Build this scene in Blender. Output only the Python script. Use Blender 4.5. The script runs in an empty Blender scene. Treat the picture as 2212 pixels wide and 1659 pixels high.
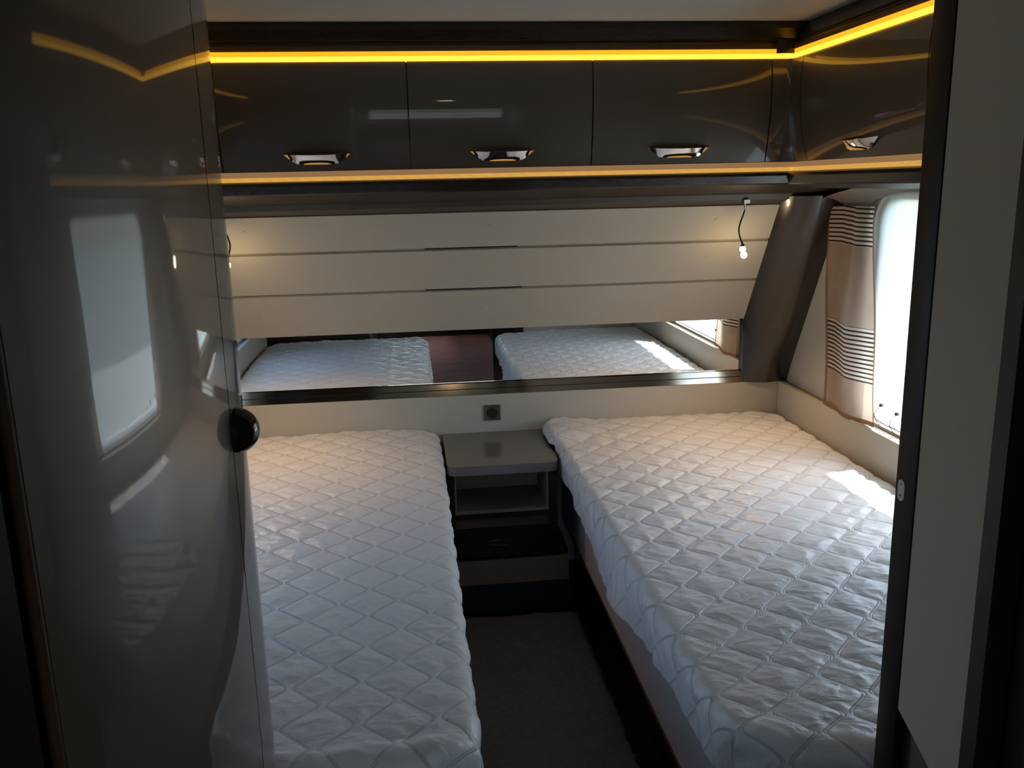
import bpy, bmesh, math, random
import numpy as np
from mathutils import Vector, Matrix

S = bpy.context.scene
C = S.collection
R = math.radians
random.seed(4)

# ------------------------------------------------------------------ camera
cam_d = bpy.data.cameras.new('camera')
cam = bpy.data.objects.new('camera', cam_d)
C.objects.link(cam)
F_PX, YAW, PITCH, ROLL = 1890.5, 0.110883, 0.22421, 0.02235
cam_d.sensor_fit = 'HORIZONTAL'
cam_d.sensor_width = 36.0
cam_d.lens = 36.0 * F_PX / 2212.0
cam_d.clip_start = 0.02
fw = Vector((math.sin(YAW) * math.cos(PITCH), math.cos(YAW) * math.cos(PITCH), -math.sin(PITCH)))
r0 = Vector((math.cos(YAW), -math.sin(YAW), 0))
u0 = r0.cross(fw)
rt = math.cos(ROLL) * r0 - math.sin(ROLL) * u0
up = math.cos(ROLL) * u0 + math.sin(ROLL) * r0
cm = Matrix((rt, up, -fw)).transposed().to_4x4()
cm.translation = (0, 0, 1.5)
cam.matrix_world = cm
S.camera = cam

# ------------------------------------------------------------------ world, sun, exposure
S.view_settings.view_transform = 'Standard'
S.view_settings.look = 'None'
S.view_settings.exposure = 0.28
S.view_settings.gamma = 1.0
S.view_settings.use_curve_mapping = False
try:
    S.cycles.use_denoising = True
    S.cycles.sample_clamp_indirect = 4.0
    S.cycles.max_bounces = 9
    S.cycles.diffuse_bounces = 5
    S.cycles.transparent_max_bounces = 12
    S.cycles.caustics_reflective = False
    S.cycles.caustics_refractive = False
except Exception:
    pass
SKY = 1.0
SUN = 20.0
world = bpy.data.worlds.new('daylight')
S.world = world
world.use_nodes = True
wn = world.node_tree
wn.nodes.clear()
wo = wn.nodes.new('ShaderNodeOutputWorld')
wb = wn.nodes.new('ShaderNodeBackground')
ws = wn.nodes.new('ShaderNodeTexSky')
ws.sky_type = 'NISHITA'
ws.sun_disc = False
ws.sun_elevation = R(56)
ws.sun_rotation = R(100)
ws.air_density = 1.0
ws.dust_density = 2.2
wb.inputs[1].default_value = SKY
wn.links.new(ws.outputs[0], wb.inputs[0])
wn.links.new(wb.outputs[0], wo.inputs[0])
sd = bpy.data.lights.new('sun', 'SUN')
sd.energy = SUN
sd.angle = R(0.6)
sd.color = (1.0, 0.97, 0.92)
sun = bpy.data.objects.new('sun', sd)
C.objects.link(sun)
sun_dir = Vector((-0.52, -0.25, -0.85)).normalized()
sun.rotation_euler = sun_dir.to_track_quat('-Z', 'Y').to_euler()


def portal(name, loc, sx, sy, face):
    """daylight enters through the window openings: sky portals (they give no light themselves)"""
    d = bpy.data.lights.new(name, 'AREA')
    d.shape = 'RECTANGLE'
    d.size, d.size_y = sx, sy
    try:
        d.cycles.is_portal = True
    except Exception:
        pass
    o = bpy.data.objects.new(name, d)
    C.objects.link(o)
    o.location = loc
    o.rotation_euler = Vector(face).to_track_quat('-Z', 'Z').to_euler()
    return o


# ------------------------------------------------------------------ dimensions
XL, XR = -0.92, 1.46          # side walls
YF, YB = 3.27, -3.4           # front wall (mirror), back wall
CZ = 1.95                     # ceiling
XM = 0.27                     # middle of the caravan
mx = lambda x: 2 * XM - x     # mirrored position on the left side


# ------------------------------------------------------------------ materials
def mat(name, col, rough=0.5, metal=0.0, coat=0.0, coat_r=0.05, noise=0.0, nscale=20.0, bump=0.0, bscale=200.0,
        emit=None, estr=0.0, spec=0.5, sheen=0.0, stretch=None):
    m = bpy.data.materials.new(name)
    m.use_nodes = True
    nt = m.node_tree
    b = nt.nodes['Principled BSDF']
    b.inputs['Base Color'].default_value = (*col, 1)
    b.inputs['Roughness'].default_value = rough
    b.inputs['Metallic'].default_value = metal
    b.inputs['Coat Weight'].default_value = coat
    b.inputs['Coat Roughness'].default_value = coat_r
    b.inputs['Specular IOR Level'].default_value = spec
    b.inputs['Sheen Weight'].default_value = sheen
    if emit:
        b.inputs['Emission Color'].default_value = (*emit, 1)
        b.inputs['Emission Strength'].default_value = estr
    tc = nt.nodes.new('ShaderNodeTexCoord')
    src = tc.outputs['Object']
    if stretch:
        mp = nt.nodes.new('ShaderNodeMapping')
        mp.inputs['Scale'].default_value = stretch
        nt.links.new(src, mp.inputs[0])
        src = mp.outputs[0]
    if noise:
        n = nt.nodes.new('ShaderNodeTexNoise')
        n.inputs['Scale'].default_value = nscale
        n.inputs['Detail'].default_value = 5
        nt.links.new(src, n.inputs['Vector'])
        mr = nt.nodes.new('ShaderNodeMapRange')
        mr.inputs[3].default_value = 1 - noise
        mr.inputs[4].default_value = 1 + noise
        nt.links.new(n.outputs[0], mr.inputs[0])
        mu = nt.nodes.new('ShaderNodeVectorMath')
        mu.operation = 'SCALE'
        mu.inputs[0].default_value = col
        nt.links.new(mr.outputs[0], mu.inputs['Scale'])
        nt.links.new(mu.outputs[0], b.inputs['Base Color'])
    if bump:
        n2 = nt.nodes.new('ShaderNodeTexNoise')
        n2.inputs['Scale'].default_value = bscale
        n2.inputs['Detail'].default_value = 3
        nt.links.new(src, n2.inputs['Vector'])
        bp = nt.nodes.new('ShaderNodeBump')
        bp.inputs['Strength'].default_value = bump
        bp.inputs['Distance'].default_value = 0.001
        nt.links.new(n2.outputs[0], bp.inputs['Height'])
        nt.links.new(bp.outputs[0], b.inputs['Normal'])
    return m


M = {}
M['lacquer'] = mat('taupe metallic lacquer', (0.088, 0.068, 0.051), 0.42, 0.2, coat=0.9, coat_r=0.035, noise=0.08, nscale=900, bump=0.11, bscale=70)
M['dark'] = mat('dark brown gloss', (0.020, 0.013, 0.009), 0.24, noise=0.2, nscale=30, stretch=(1, 1, 12), spec=0.5)
M['darkgrey'] = mat('dark taupe gloss', (0.026, 0.020, 0.016), 0.25, 0.0, coat=0.4, coat_r=0.06)
M['under'] = mat('dark brown underside', (0.026, 0.016, 0.010), 0.5, spec=0.2)
M['post'] = mat('dark brown post', (0.024, 0.016, 0.012), 0.42, spec=0.22, noise=0.15, nscale=20, stretch=(1, 1, 0.1))
M['brown'] = mat('olive brown underside', (0.066, 0.049, 0.034), 0.35, noise=0.1, nscale=12)
M['wood_edge'] = mat('orange brown edging', (0.16, 0.06, 0.022), 0.4, noise=0.25, nscale=40, stretch=(1, 0.1, 1))
M['cream'] = mat('cream panel', (0.50, 0.45, 0.365), 0.5, noise=0.03, nscale=4, bump=0.05, bscale=400)
M['ceiling'] = mat('ceiling fabric', (0.40, 0.43, 0.41), 0.75, noise=0.03, nscale=8, bump=0.1, bscale=500)
M['beige'] = mat('beige wall board', (0.54, 0.475, 0.405), 0.6, noise=0.04, nscale=3, bump=0.1, bscale=500)
M['chrome'] = mat('chrome', (0.75, 0.75, 0.76), 0.07, 1.0)
M['bronze'] = mat('bronzed chrome', (0.42, 0.36, 0.29), 0.09, 1.0)
M['blackchrome'] = mat('black chrome', (0.08, 0.068, 0.064), 0.12, 0.9)
M['mirror'] = mat('mirror', (0.86, 0.87, 0.85), 0.005, 1.0)
M['black'] = mat('black', (0.006, 0.006, 0.006), 0.5)
M['desk'] = mat('taupe gloss top', (0.185, 0.16, 0.15), 0.12, noise=0.06, nscale=6)
M['tan'] = mat('tan laminate', (0.2, 0.145, 0.105), 0.6, noise=0.08, nscale=14, stretch=(0.2, 1, 4))
M['niche'] = mat('grey brown niche', (0.24, 0.205, 0.18), 0.6)
M['greypanel'] = mat('pale grey bed side', (0.66, 0.65, 0.72), 0.45, noise=0.03, nscale=6)
M['floor'] = mat('dark wood floor', (0.03, 0.019, 0.014), 0.4, noise=0.3, nscale=10, stretch=(8, 0.6, 1))
M['rug'] = mat('dark taupe pile', (0.21, 0.175, 0.145), 0.95, noise=0.35, nscale=60, bump=0.8, bscale=600, sheen=0.2)
M['carpet'] = mat('rosy brown carpet', (0.46, 0.20, 0.155), 0.95, noise=0.35, nscale=9, bump=0.8, bscale=400, sheen=0.2)
M['wall'] = mat('off white wall', (0.5, 0.47, 0.41), 0.6, noise=0.03, nscale=5)
M['frame'] = mat('pale window frame', (0.72, 0.75, 0.76), 0.4)
M['ground'] = mat('grass and gravel', (0.10, 0.115, 0.09), 0.9, noise=0.3, nscale=3)
M['seat'] = mat('dark seat fabric', (0.05, 0.03, 0.026), 0.9, noise=0.2, nscale=60)
M['cap'] = mat('cream plastic cap', (0.55, 0.50, 0.41), 0.35)
M['led_top'] = mat('amber diffuser', (0.8, 0.5, 0.1), 0.4, emit=(1.0, 0.43, 0.010), estr=0.95)
M['led_core'] = mat('amber led core', (0.8, 0.6, 0.2), 0.4, emit=(1.0, 0.50, 0.040), estr=1.55)
M['led_soft'] = mat('lower diffuser', (0.55, 0.38, 0.22), 0.45, emit=(1.0, 0.50, 0.20), estr=0.18)
M['bulb'] = mat('bulb', (1, 1, 1), 0.4, emit=(1.0, 0.72, 0.38), estr=60.0)


def led_dots():
    m = mat('dotted amber line', (0.6, 0.4, 0.2), 0.45, emit=(1.0, 0.52, 0.10), estr=0.62)
    nt = m.node_tree
    b = nt.nodes['Principled BSDF']
    tc = nt.nodes.new('ShaderNodeTexCoord')
    w = nt.nodes.new('ShaderNodeTexWave')
    w.wave_type = 'BANDS'
    w.bands_direction = 'DIAGONAL'
    w.inputs['Scale'].default_value = 16
    nt.links.new(tc.outputs['Object'], w.inputs['Vector'])
    mr = nt.nodes.new('ShaderNodeMapRange')
    mr.inputs[3].default_value = 0.46
    mr.inputs[4].default_value = 0.55
    nt.links.new(w.outputs['Fac'], mr.inputs[0])
    nt.links.new(mr.outputs[0], b.inputs['Emission Strength'])
    return m


M['led_dots'] = led_dots()


def glass_mat(name, tint, refl=0.08):
    m = bpy.data.materials.new(name)
    m.use_nodes = True
    nt = m.node_tree
    nt.nodes.clear()
    o = nt.nodes.new('ShaderNodeOutputMaterial')
    t = nt.nodes.new('ShaderNodeBsdfTransparent')
    t.inputs[0].default_value = (*tint, 1)
    g = nt.nodes.new('ShaderNodeBsdfGlossy')
    g.inputs['Roughness'].default_value = 0.02
    lw = nt.nodes.new('ShaderNodeLayerWeight')
    lw.inputs[0].default_value = 0.5
    pw = nt.nodes.new('ShaderNodeMath'); pw.operation = 'POWER'; pw.inputs[1].default_value = 5.0
    nt.links.new(lw.outputs['Facing'], pw.inputs[0])
    fr = nt.nodes.new('ShaderNodeMath'); fr.operation = 'MULTIPLY_ADD'; fr.inputs[1].default_value = 0.9; fr.inputs[2].default_value = 0.03
    nt.links.new(pw.outputs[0], fr.inputs[0])
    mx_ = nt.nodes.new('ShaderNodeMixShader')
    nt.links.new(fr.outputs[0], mx_.inputs[0])
    nt.links.new(t.outputs[0], mx_.inputs[1])
    nt.links.new(g.outputs[0], mx_.inputs[2])
    nt.links.new(mx_.outputs[0], o.inputs[0])
    return m


M['pane'] = glass_mat('acrylic pane', (0.90, 0.94, 0.96))


def cloth_mat(name, col, trans, clear, stripes=False, k=1.0):
    """thin cloth: diffuse + translucent, with a little light passing straight between the threads"""
    m = bpy.data.materials.new(name)
    m.use_nodes = True
    nt = m.node_tree
    nt.nodes.clear()
    L = nt.links.new
    o = nt.nodes.new('ShaderNodeOutputMaterial')
    d = nt.nodes.new('ShaderNodeBsdfDiffuse')
    t = nt.nodes.new('ShaderNodeBsdfTranslucent')
    c = nt.nodes.new('ShaderNodeBsdfTransparent')
    d.inputs[0].default_value = (*col, 1)
    t.inputs[0].default_value = (*col, 1)
    a = nt.nodes.new('ShaderNodeMixShader')
    a.inputs[0].default_value = trans
    b = nt.nodes.new('ShaderNodeMixShader')
    b.inputs[0].default_value = clear
    L(d.outputs[0], a.inputs[1]); L(t.outputs[0], a.inputs[2])
    L(a.outputs[0], b.inputs[1]); L(c.outputs[0], b.inputs[2])
    L(b.outputs[0], o.inputs[0])
    if stripes:
        # woven stripes: colour depends on the height on the cloth (attribute 'clothz', 0 at the hem)
        at = nt.nodes.new('ShaderNodeAttribute')
        at.attribute_name = 'clothz'
        def math_(op, x, y=None):
            n = nt.nodes.new('ShaderNodeMath'); n.operation = op
            for i, v in enumerate((x, y)):
                if v is None: continue
                if isinstance(v, (int, float)): n.inputs[i].default_value = v
                else: L(v, n.inputs[i])
            return n.outputs[0]
        z = at.outputs['Fac']
        def band(lo, hi):
            return math_('MULTIPLY', math_('GREATER_THAN', z, lo), math_('LESS_THAN', z, hi))
        zone = math_('ADD', band(0.128, 0.302), band(0.556, 0.74))
        per = math_('FRACT', math_('DIVIDE', z, 0.0143))
        line = math_('MULTIPLY', math_('LESS_THAN', per, 0.42), zone)
        nz = nt.nodes.new('ShaderNodeTexNoise'); nz.inputs['Scale'].default_value = 14; nz.inputs['Detail'].default_value = 6
        tc = nt.nodes.new('ShaderNodeTexCoord'); L(tc.outputs['Object'], nz.inputs['Vector'])
        tan = nt.nodes.new('ShaderNodeMixRGB'); L(nz.outputs[0], tan.inputs[0])
        tan.inputs[1].default_value = (0.46 * k, 0.33 * k, 0.245 * k, 1); tan.inputs[2].default_value = (0.62 * k, 0.48 * k, 0.38 * k, 1)
        m1 = nt.nodes.new('ShaderNodeMixRGB'); L(zone, m1.inputs[0]); L(tan.outputs[0], m1.inputs[1]); m1.inputs[2].default_value = (0.78 * k, 0.70 * k, 0.62 * k, 1)
        m2 = nt.nodes.new('ShaderNodeMixRGB'); L(line, m2.inputs[0]); L(m1.outputs[0], m2.inputs[1]); m2.inputs[2].default_value = (0.09 * k, 0.055 * k, 0.035 * k, 1)
        L(m2.outputs[0], d.inputs[0]); L(m2.outputs[0], t.inputs[0])
    return m


M['net'] = cloth_mat('white net', (0.86, 0.90, 0.92), 0.75, 0.36)
M['curtain'] = cloth_mat('striped curtain cloth', (0.4, 0.3, 0.22), 0.5, 0.0, True)
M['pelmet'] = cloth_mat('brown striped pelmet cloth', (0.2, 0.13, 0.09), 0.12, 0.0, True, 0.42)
M['hem'] = cloth_mat('curtain border', (0.33, 0.19, 0.12), 0.35, 0.0)


def quilt_mat():
    m = mat('white satin quilting', (0.82, 0.80, 0.80), 0.36, sheen=0.15, spec=0.5)
    nt = m.node_tree
    L = nt.links.new
    b = nt.nodes['Principled BSDF']
    at = nt.nodes.new('ShaderNodeAttribute')
    at.attribute_name = 'seam'
    def mth(op, x, y=None):
        n = nt.nodes.new('ShaderNodeMath'); n.operation = op
        for i, v in enumerate((x, y)):
            if v is None: continue
            if isinstance(v, (int, float)): n.inputs[i].default_value = v
            else: L(v, n.inputs[i])
        return n.outputs[0]
    # two threads run side by side along every seam
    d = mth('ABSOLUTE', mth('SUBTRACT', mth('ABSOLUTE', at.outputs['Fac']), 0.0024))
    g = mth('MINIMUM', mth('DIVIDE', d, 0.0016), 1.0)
    tc = nt.nodes.new('ShaderNodeTexCoord')
    mp = nt.nodes.new('ShaderNodeMapping'); mp.inputs['Scale'].default_value = (1.0, 1.6, 1.0)
    L(tc.outputs['Object'], mp.inputs[0])
    nz = nt.nodes.new('ShaderNodeTexNoise'); nz.inputs['Scale'].default_value = 20; nz.inputs['Detail'].default_value = 3
    nz.inputs['Distortion'].default_value = 0.8
    L(mp.outputs[0], nz.inputs['Vector'])
    hh = mth('ADD', mth('MULTIPLY', g, 0.9), mth('MULTIPLY', nz.outputs[0], 3.4))
    bp = nt.nodes.new('ShaderNodeBump'); bp.inputs['Strength'].default_value = 0.8; bp.inputs['Distance'].default_value = 0.0018
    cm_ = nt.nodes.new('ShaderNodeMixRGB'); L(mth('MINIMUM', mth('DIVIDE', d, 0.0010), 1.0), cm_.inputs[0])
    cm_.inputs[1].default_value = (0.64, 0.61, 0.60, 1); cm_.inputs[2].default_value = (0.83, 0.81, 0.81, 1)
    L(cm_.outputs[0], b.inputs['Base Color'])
    L(hh, bp.inputs['Height']); L(bp.outputs[0], b.inputs['Normal'])
    return m


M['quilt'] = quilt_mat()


# ------------------------------------------------------------------ helpers
def wloc(o):
    v = Vector((0, 0, 0))
    while o is not None:
        v += o.location
        o = o.parent
    return v


def tag(o, label=None, cat=None, group=None, kind=None):
    if label: o['label'] = label
    if cat: o['category'] = cat
    if group: o['group'] = group
    if kind: o['kind'] = kind
    return o


def thing(name, loc, label, cat, group=None):
    o = bpy.data.objects.new(name, None)
    o.empty_display_size = 0.05
    o.location = loc
    C.objects.link(o)
    return tag(o, label, cat, group)


def link(name, me, material, parent=None):
    """me holds world coordinates; they are moved to the parent's frame"""
    if material is not None and not me.materials:
        me.materials.append(material)
    o = bpy.data.objects.new(name, me)
    C.objects.link(o)
    if parent is not None:
        o.parent = parent
        w = wloc(parent)
        if w.length > 0:
            me.transform(Matrix.Translation(-w))
    return o


def finish(bm, name, material, parent=None, smooth=35, bevel=0.0, seg=2):
    if bevel:
        es = [e for e in bm.edges if len(e.link_faces) == 2 and e.calc_face_angle(0) > R(30)]
        bmesh.ops.bevel(bm, geom=es, offset=bevel, segments=seg, affect='EDGES', profile=0.5, clamp_overlap=True)
    bmesh.ops.recalc_face_normals(bm, faces=bm.faces)
    me = bpy.data.meshes.new(name)
    bm.to_mesh(me)
    bm.free()
    if smooth:
        me.shade_smooth()
        me.set_sharp_from_angle(angle=R(smooth))
    return link(name, me, material, parent)


def bx(bm, x0, x1, y0, y1, z0, z1):
    vs = [bm.verts.new(p) for p in ((x0, y0, z0), (x1, y0, z0), (x1, y1, z0), (x0, y1, z0), (x0, y0, z1), (x1, y0, z1), (x1, y1, z1), (x0, y1, z1))]
    for f in ((0, 3, 2, 1), (4, 5, 6, 7), (0, 1, 5, 4), (1, 2, 6, 5), (2, 3, 7, 6), (3, 0, 4, 7)):
        bm.faces.new([vs[i] for i in f])
    return vs


def box(name, x0, x1, y0, y1, z0, z1, m, parent=None, bevel=0.002, seg=2):
    bm = bmesh.new()
    bx(bm, min(x0, x1), max(x0, x1), min(y0, y1), max(y0, y1), min(z0, z1), max(z0, z1))
    return finish(bm, name, m, parent, bevel=bevel, seg=seg)


def prism(name, pts, axis, a0, a1, m, parent=None, bevel=0.0, smooth=35, seg=2):
    """closed polygon swept along an axis. pts are (y,z) for 'x', (x,z) for 'y', (x,y) for 'z'"""
    bm = bmesh.new()
    def P(p, a):
        return {'x': (a, p[0], p[1]), 'y': (p[0], a, p[1]), 'z': (p[0], p[1], a)}[axis]
    A = [bm.verts.new(P(p, a0)) for p in pts]
    B = [bm.verts.new(P(p, a1)) for p in pts]
    n = len(pts)
    for i in range(n):
        bm.faces.new((A[i], A[(i + 1) % n], B[(i + 1) % n], B[i]))
    bm.faces.new(A[::-1])
    bm.faces.new(B)
    return finish(bm, name, m, parent, bevel=bevel, smooth=smooth, seg=seg)


def grid(name, rows, m, parent=None, thick=0.0, smooth=40):
    bm = bmesh.new()
    V = [[bm.verts.new(p) for p in r] for r in rows]
    for i in range(len(V) - 1):
        for j in range(len(V[0]) - 1):
            bm.faces.new((V[i][j], V[i][j + 1], V[i + 1][j + 1], V[i + 1][j]))
    if thick:
        bmesh.ops.recalc_face_normals(bm, faces=bm.faces)
        bmesh.ops.solidify(bm, geom=bm.faces[:], thickness=thick)
    return finish(bm, name, m, parent, smooth=smooth)


def tube(name, pts, r, m, parent=None, n=8, taper=None):
    bm = bmesh.new()
    rings = []
    pts = [Vector(p) for p in pts]
    for i, p in enumerate(pts):
        t = (pts[min(i + 1, len(pts) - 1)] - pts[max(i - 1, 0)]).normalized()
        a = t.orthogonal().normalized() if i == 0 else (prev - t * prev.dot(t)).normalized()
        prev = a
        b = t.cross(a)
        rr = r if taper is None else taper[i]
        rings.append([bm.verts.new(p + (a * math.cos(2 * math.pi * k / n) + b * math.sin(2 * math.pi * k / n)) * rr) for k in range(n)])
    for i in range(len(rings) - 1):
        for k in range(n):
            bm.faces.new((rings[i][k], rings[i][(k + 1) % n], rings[i + 1][(k + 1) % n], rings[i + 1][k]))
    bm.faces.new(rings[0][::-1])
    bm.faces.new(rings[-1])
    return finish(bm, name, m, parent, smooth=50)


def disc(name, c, nrm, r, h, m, parent=None, n=20, dome=0.0):
    c, nrm = Vector(c), Vector(nrm).normalized()
    k = 1 if dome == 0 else 4
    pts, rad = [c - nrm * 0.0005, c + nrm * h], [r, r]
    if dome:
        for i in range(1, 5):
            a = i / 4 * math.pi / 2
            pts.append(c + nrm * (h + dome * math.sin(a)))
            rad.append(max(r * math.cos(a), 0.0002))
    return tube(name, pts, r, m, parent, n=n, taper=rad)


def spline(P, n=8):
    out = []
    P = [Vector(p) for p in P]
    for i in range(len(P) - 1):
        a, b, c, d = P[max(i - 1, 0)], P[i], P[i + 1], P[min(i + 2, len(P) - 1)]
        for k in range(n):
            t = k / n
            out.append(0.5 * ((2 * b) + (c - a) * t + (2 * a - 5 * b + 4 * c - d) * t * t + (3 * b - a - 3 * c + d) * t ** 3))
    out.append(P[-1])
    return out


# value noise in numpy
_rng = np.random.RandomState(7)
_tab = _rng.rand(256, 256)


def vnoise(x, y):
    xi, yi = np.floor(x).astype(int), np.floor(y).astype(int)
    fx, fy = x - xi, y - yi
    fx = fx * fx * fx * (fx * (fx * 6 - 15) + 10)
    fy = fy * fy * fy * (fy * (fy * 6 - 15) + 10)
    g = lambda a, b: _tab[a % 256, b % 256]
    return (g(xi, yi) * (1 - fx) + g(xi + 1, yi) * fx) * (1 - fy) + (g(xi, yi + 1) * (1 - fx) + g(xi + 1, yi + 1) * fx) * fy - 0.5


# ================================================================== the shell
o = box('floor', XL, XR, YB, YF + 0.1, -0.04, 0.0, M['floor'], bevel=0)
tag(o, kind='structure')
o = box('ceiling', XL - 0.05, XR + 0.05, YB, YF + 0.1, CZ, CZ + 0.04, M['ceiling'], bevel=0)
tag(o, kind='structure')


def wall_with_holes(name, x0, x1, holes):
    """side wall in the YZ plane with rounded window holes; holes = (y0, y1, z0, z1, radius)"""
    bm = bmesh.new()
    edges = []
    def loop(vs):
        return [bm.edges.new((vs[i], vs[(i + 1) % len(vs)])) for i in range(len(vs))]
    edges += loop([bm.verts.new((x0, y, z)) for y, z in ((YB, 0), (YF + 0.1, 0), (YF + 0.1, CZ), (YB, CZ))])
    rings = []
    for h in holes:
        ring = [bm.verts.new((x0, p[0], p[1])) for p in rr_outline(*h)]
        edges += loop(ring)
        rings.append(ring)
    bmesh.ops.triangle_fill(bm, use_beauty=True, use_dissolve=False, edges=edges, normal=(1, 0, 0))
    for ring in rings:
        back = [bm.verts.new((x1, v.co.y, v.co.z)) for v in ring]
        for i in range(len(ring)):
            j = (i + 1) % len(ring)
            bm.faces.new((ring[i], ring[j], back[j], back[i]))
    bm2 = bm
    return tag(finish(bm2, name, M['wall'], smooth=20), kind='structure')


def rr_outline(y0, y1, z0, z1, r, n=8):
    pts = []
    for (cy, cz, a0) in ((y1 - r, z1 - r, 0), (y0 + r, z1 - r, 90), (y0 + r, z0 + r, 180), (y1 - r, z0 + r, 270)):
        for k in range(n + 1):
            a = R(a0 + 90 * k / n)
            pts.append((cy + r * math.cos(a), cz + r * math.sin(a)))
    return pts


WIN = (1.72, 2.66, 0.725, 1.452, 0.10)
RW = (-2.5, -1.3, 0.85, 1.5, 0.08)
wall_with_holes('wall_right', XR, XR + 0.05, [RW, WIN])
wall_with_holes('wall_left', XL, XL - 0.05, [RW, WIN])
tag(box('wall_front', XL, XR, YF + 0.012, YF + 0.05, 0, CZ, M['wall'], bevel=0), kind='structure')
# back wall with a window opening
tag(box('wall_back', XL, XR, YB - 0.04, YB, 0, 0.9, M['wall'], bevel=0), kind='structure')
for a in ((XL, -0.35, 0.9, 1.5), (0.95, XR, 0.9, 1.5), (XL, XR, 1.5, CZ)):
    w = box('wall_panel', a[0], a[1], YB - 0.04, YB, a[2], a[3], M['wall'], bevel=0)
    w.parent = bpy.data.objects['wall_back']


def ring_frame(name, x, outline_o, outline_i, depth, m, parent):
    bm = bmesh.new()
    n = len(outline_o)
    L = []
    for (ol, xx) in ((outline_o, x), (outline_i, x), (outline_i, x + depth), (outline_o, x + depth)):
        L.append([bm.verts.new((xx, p[0], p[1])) for p in ol])
    for k in range(4):
        A, B = L[k], L[(k + 1) % 4]
        for i in range(n):
            j = (i + 1) % n
            bm.faces.new((A[i], A[j], B[j], B[i]))
    return finish(bm, name, m, parent, smooth=30)


def side_window(idx, side, dims, net):
    y0, y1, z0, z1, r = dims
    x = XR if side > 0 else XL
    s = side
    w = thing('window_%d' % idx, (x, (y0 + y1) / 2, z0), None, None)
    tag(w, kind='structure')
    ring_frame('window_frame', x + s * 0.028, rr_outline(y0, y1, z0, z1, r), rr_outline(y0 + 0.022, y1 - 0.022, z0 + 0.022, z1 - 0.022, r - 0.02), s * 0.02, M['frame'], w)
    prism('pane', rr_outline(y0 + 0.02, y1 - 0.02, z0 + 0.02, z1 - 0.02, r - 0.02), 'x', x + s * 0.036, x + s * 0.040, M['pane'], w, smooth=20)
    portal('daylight_portal', (x + s * 0.06, (y0 + y1) / 2, (z0 + z1) / 2), z1 - z0, y1 - y0, (-s, 0, 0))
    return w


w1 = side_window(1, 1, WIN, True)
w2 = side_window(2, -1, WIN, True)
w3 = side_window(3, 1, RW, False)
w4 = side_window(4, -1, RW, False)
w5 = thing('window_5', (0.3, YB, 0.9), None, None); tag(w5, kind='structure')
box('pane', -0.33, 0.93, YB - 0.03, YB - 0.026, 0.92, 1.48, M['pane'], w5, bevel=0)
for (a, b, c, d) in ((-0.35, 0.95, 0.9, 0.925), (-0.35, 0.95, 1.475, 1.5), (-0.35, -0.325, 0.9, 1.5), (0.925, 0.95, 0.9, 1.5)):
    box('frame_bar', a, b, YB - 0.035, YB - 0.01, c, d, M['frame'], w5, bevel=0)
portal('daylight_portal', (0.3, YB - 0.06, 1.2), 0.6, 1.3, (0, 1, 0))

# pleated net blinds, just inside the two bedroom windows
for side, lab in ((1, 'sheer white pleated net hanging in the bright window beside the right bed'), (-1, 'sheer white pleated net hanging in the window beside the left bed')):
    x = XR if side > 0 else XL
    rows = []
    zs = [WIN[2] + 0.004 + (WIN[3] - WIN[2] - 0.008) * i / 24 for i in range(25)]
    ny = 120
    for z in zs:
        row = []
        for j in range(ny + 1):
            t = j / ny
            y = WIN[0] + 0.006 + (WIN[1] - WIN[0] - 0.012) * t
            # keep inside the rounded corners
            rr = 0.1
            dy = min(y - WIN[0], WIN[1] - y)
            zz = min(z, WIN[3] - 0.006 - (rr - math.sqrt(max(rr * rr - max(rr - dy, 0) ** 2, 0))))
            zz = max(zz, WIN[2] + 0.006 + (rr - math.sqrt(max(rr * rr - max(rr - dy, 0) ** 2, 0))))
            f = 0.004 * abs(math.sin(math.pi * (y - WIN[0]) / 0.062)) ** 0.5 + 0.001 * math.sin(y * 60 + z * 4)
            row.append((x + side * (0.0105 + f), y, zz))
        rows.append(row)
    nt_ = grid('net_blind', rows, M['net'])
    tag(nt_, lab, 'net curtain')

# window stays with drooping cords (right window)
for (y, z, dz) in ((2.545, 0.79, 0), (2.452, 0.785, 0)):
    st = disc('window_stay', (XR + 0.006, y, z), (-1, 0, 0), 0.006, 0.008, M['darkgrey'], w1, n=10, dome=0.002)
    tube('cord', spline([(XR - 0.002, y, z - 0.003), (XR - 0.012, y + 0.006, z - 0.02), (XR - 0.014, y + 0.008, z - 0.04), (XR - 0.006, y - 0.012, z - 0.062)], 5), 0.0011, M['darkgrey'], st, n=5)

# outside: pale ground and an unseen canopy added to shade the right-hand windows
tag(box('ground', -30, 30, -30, 30, -0.62, -0.55, M['ground'], bevel=0), kind='structure')
aw = thing('shade_canopy', (XR + 0.06, 2.2, 1.56), 'plain dark canopy added out of sight to shade the right-hand windows', 'shade_canopy')
box('canopy', XR + 0.055, XR + 0.375, -2.8, 3.4, 1.56, 1.575, M['darkgrey'], aw)
for yy in (-2.76, 0.62, 3.36):
    tube('bracket', [(XR + 0.055, yy, 1.40), (XR + 0.36, yy, 1.56)], 0.008, M['darkgrey'], aw)

# ================================================================== front wall: planks, mirror, ledge
YPT, ZPT, YPB, ZPB = 2.955, 1.412, 3.243, 0.973     # leaning board wall


def yp(z):
    return YPT + (ZPT - z) * (YPB - YPT) / (ZPT - ZPB)


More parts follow.
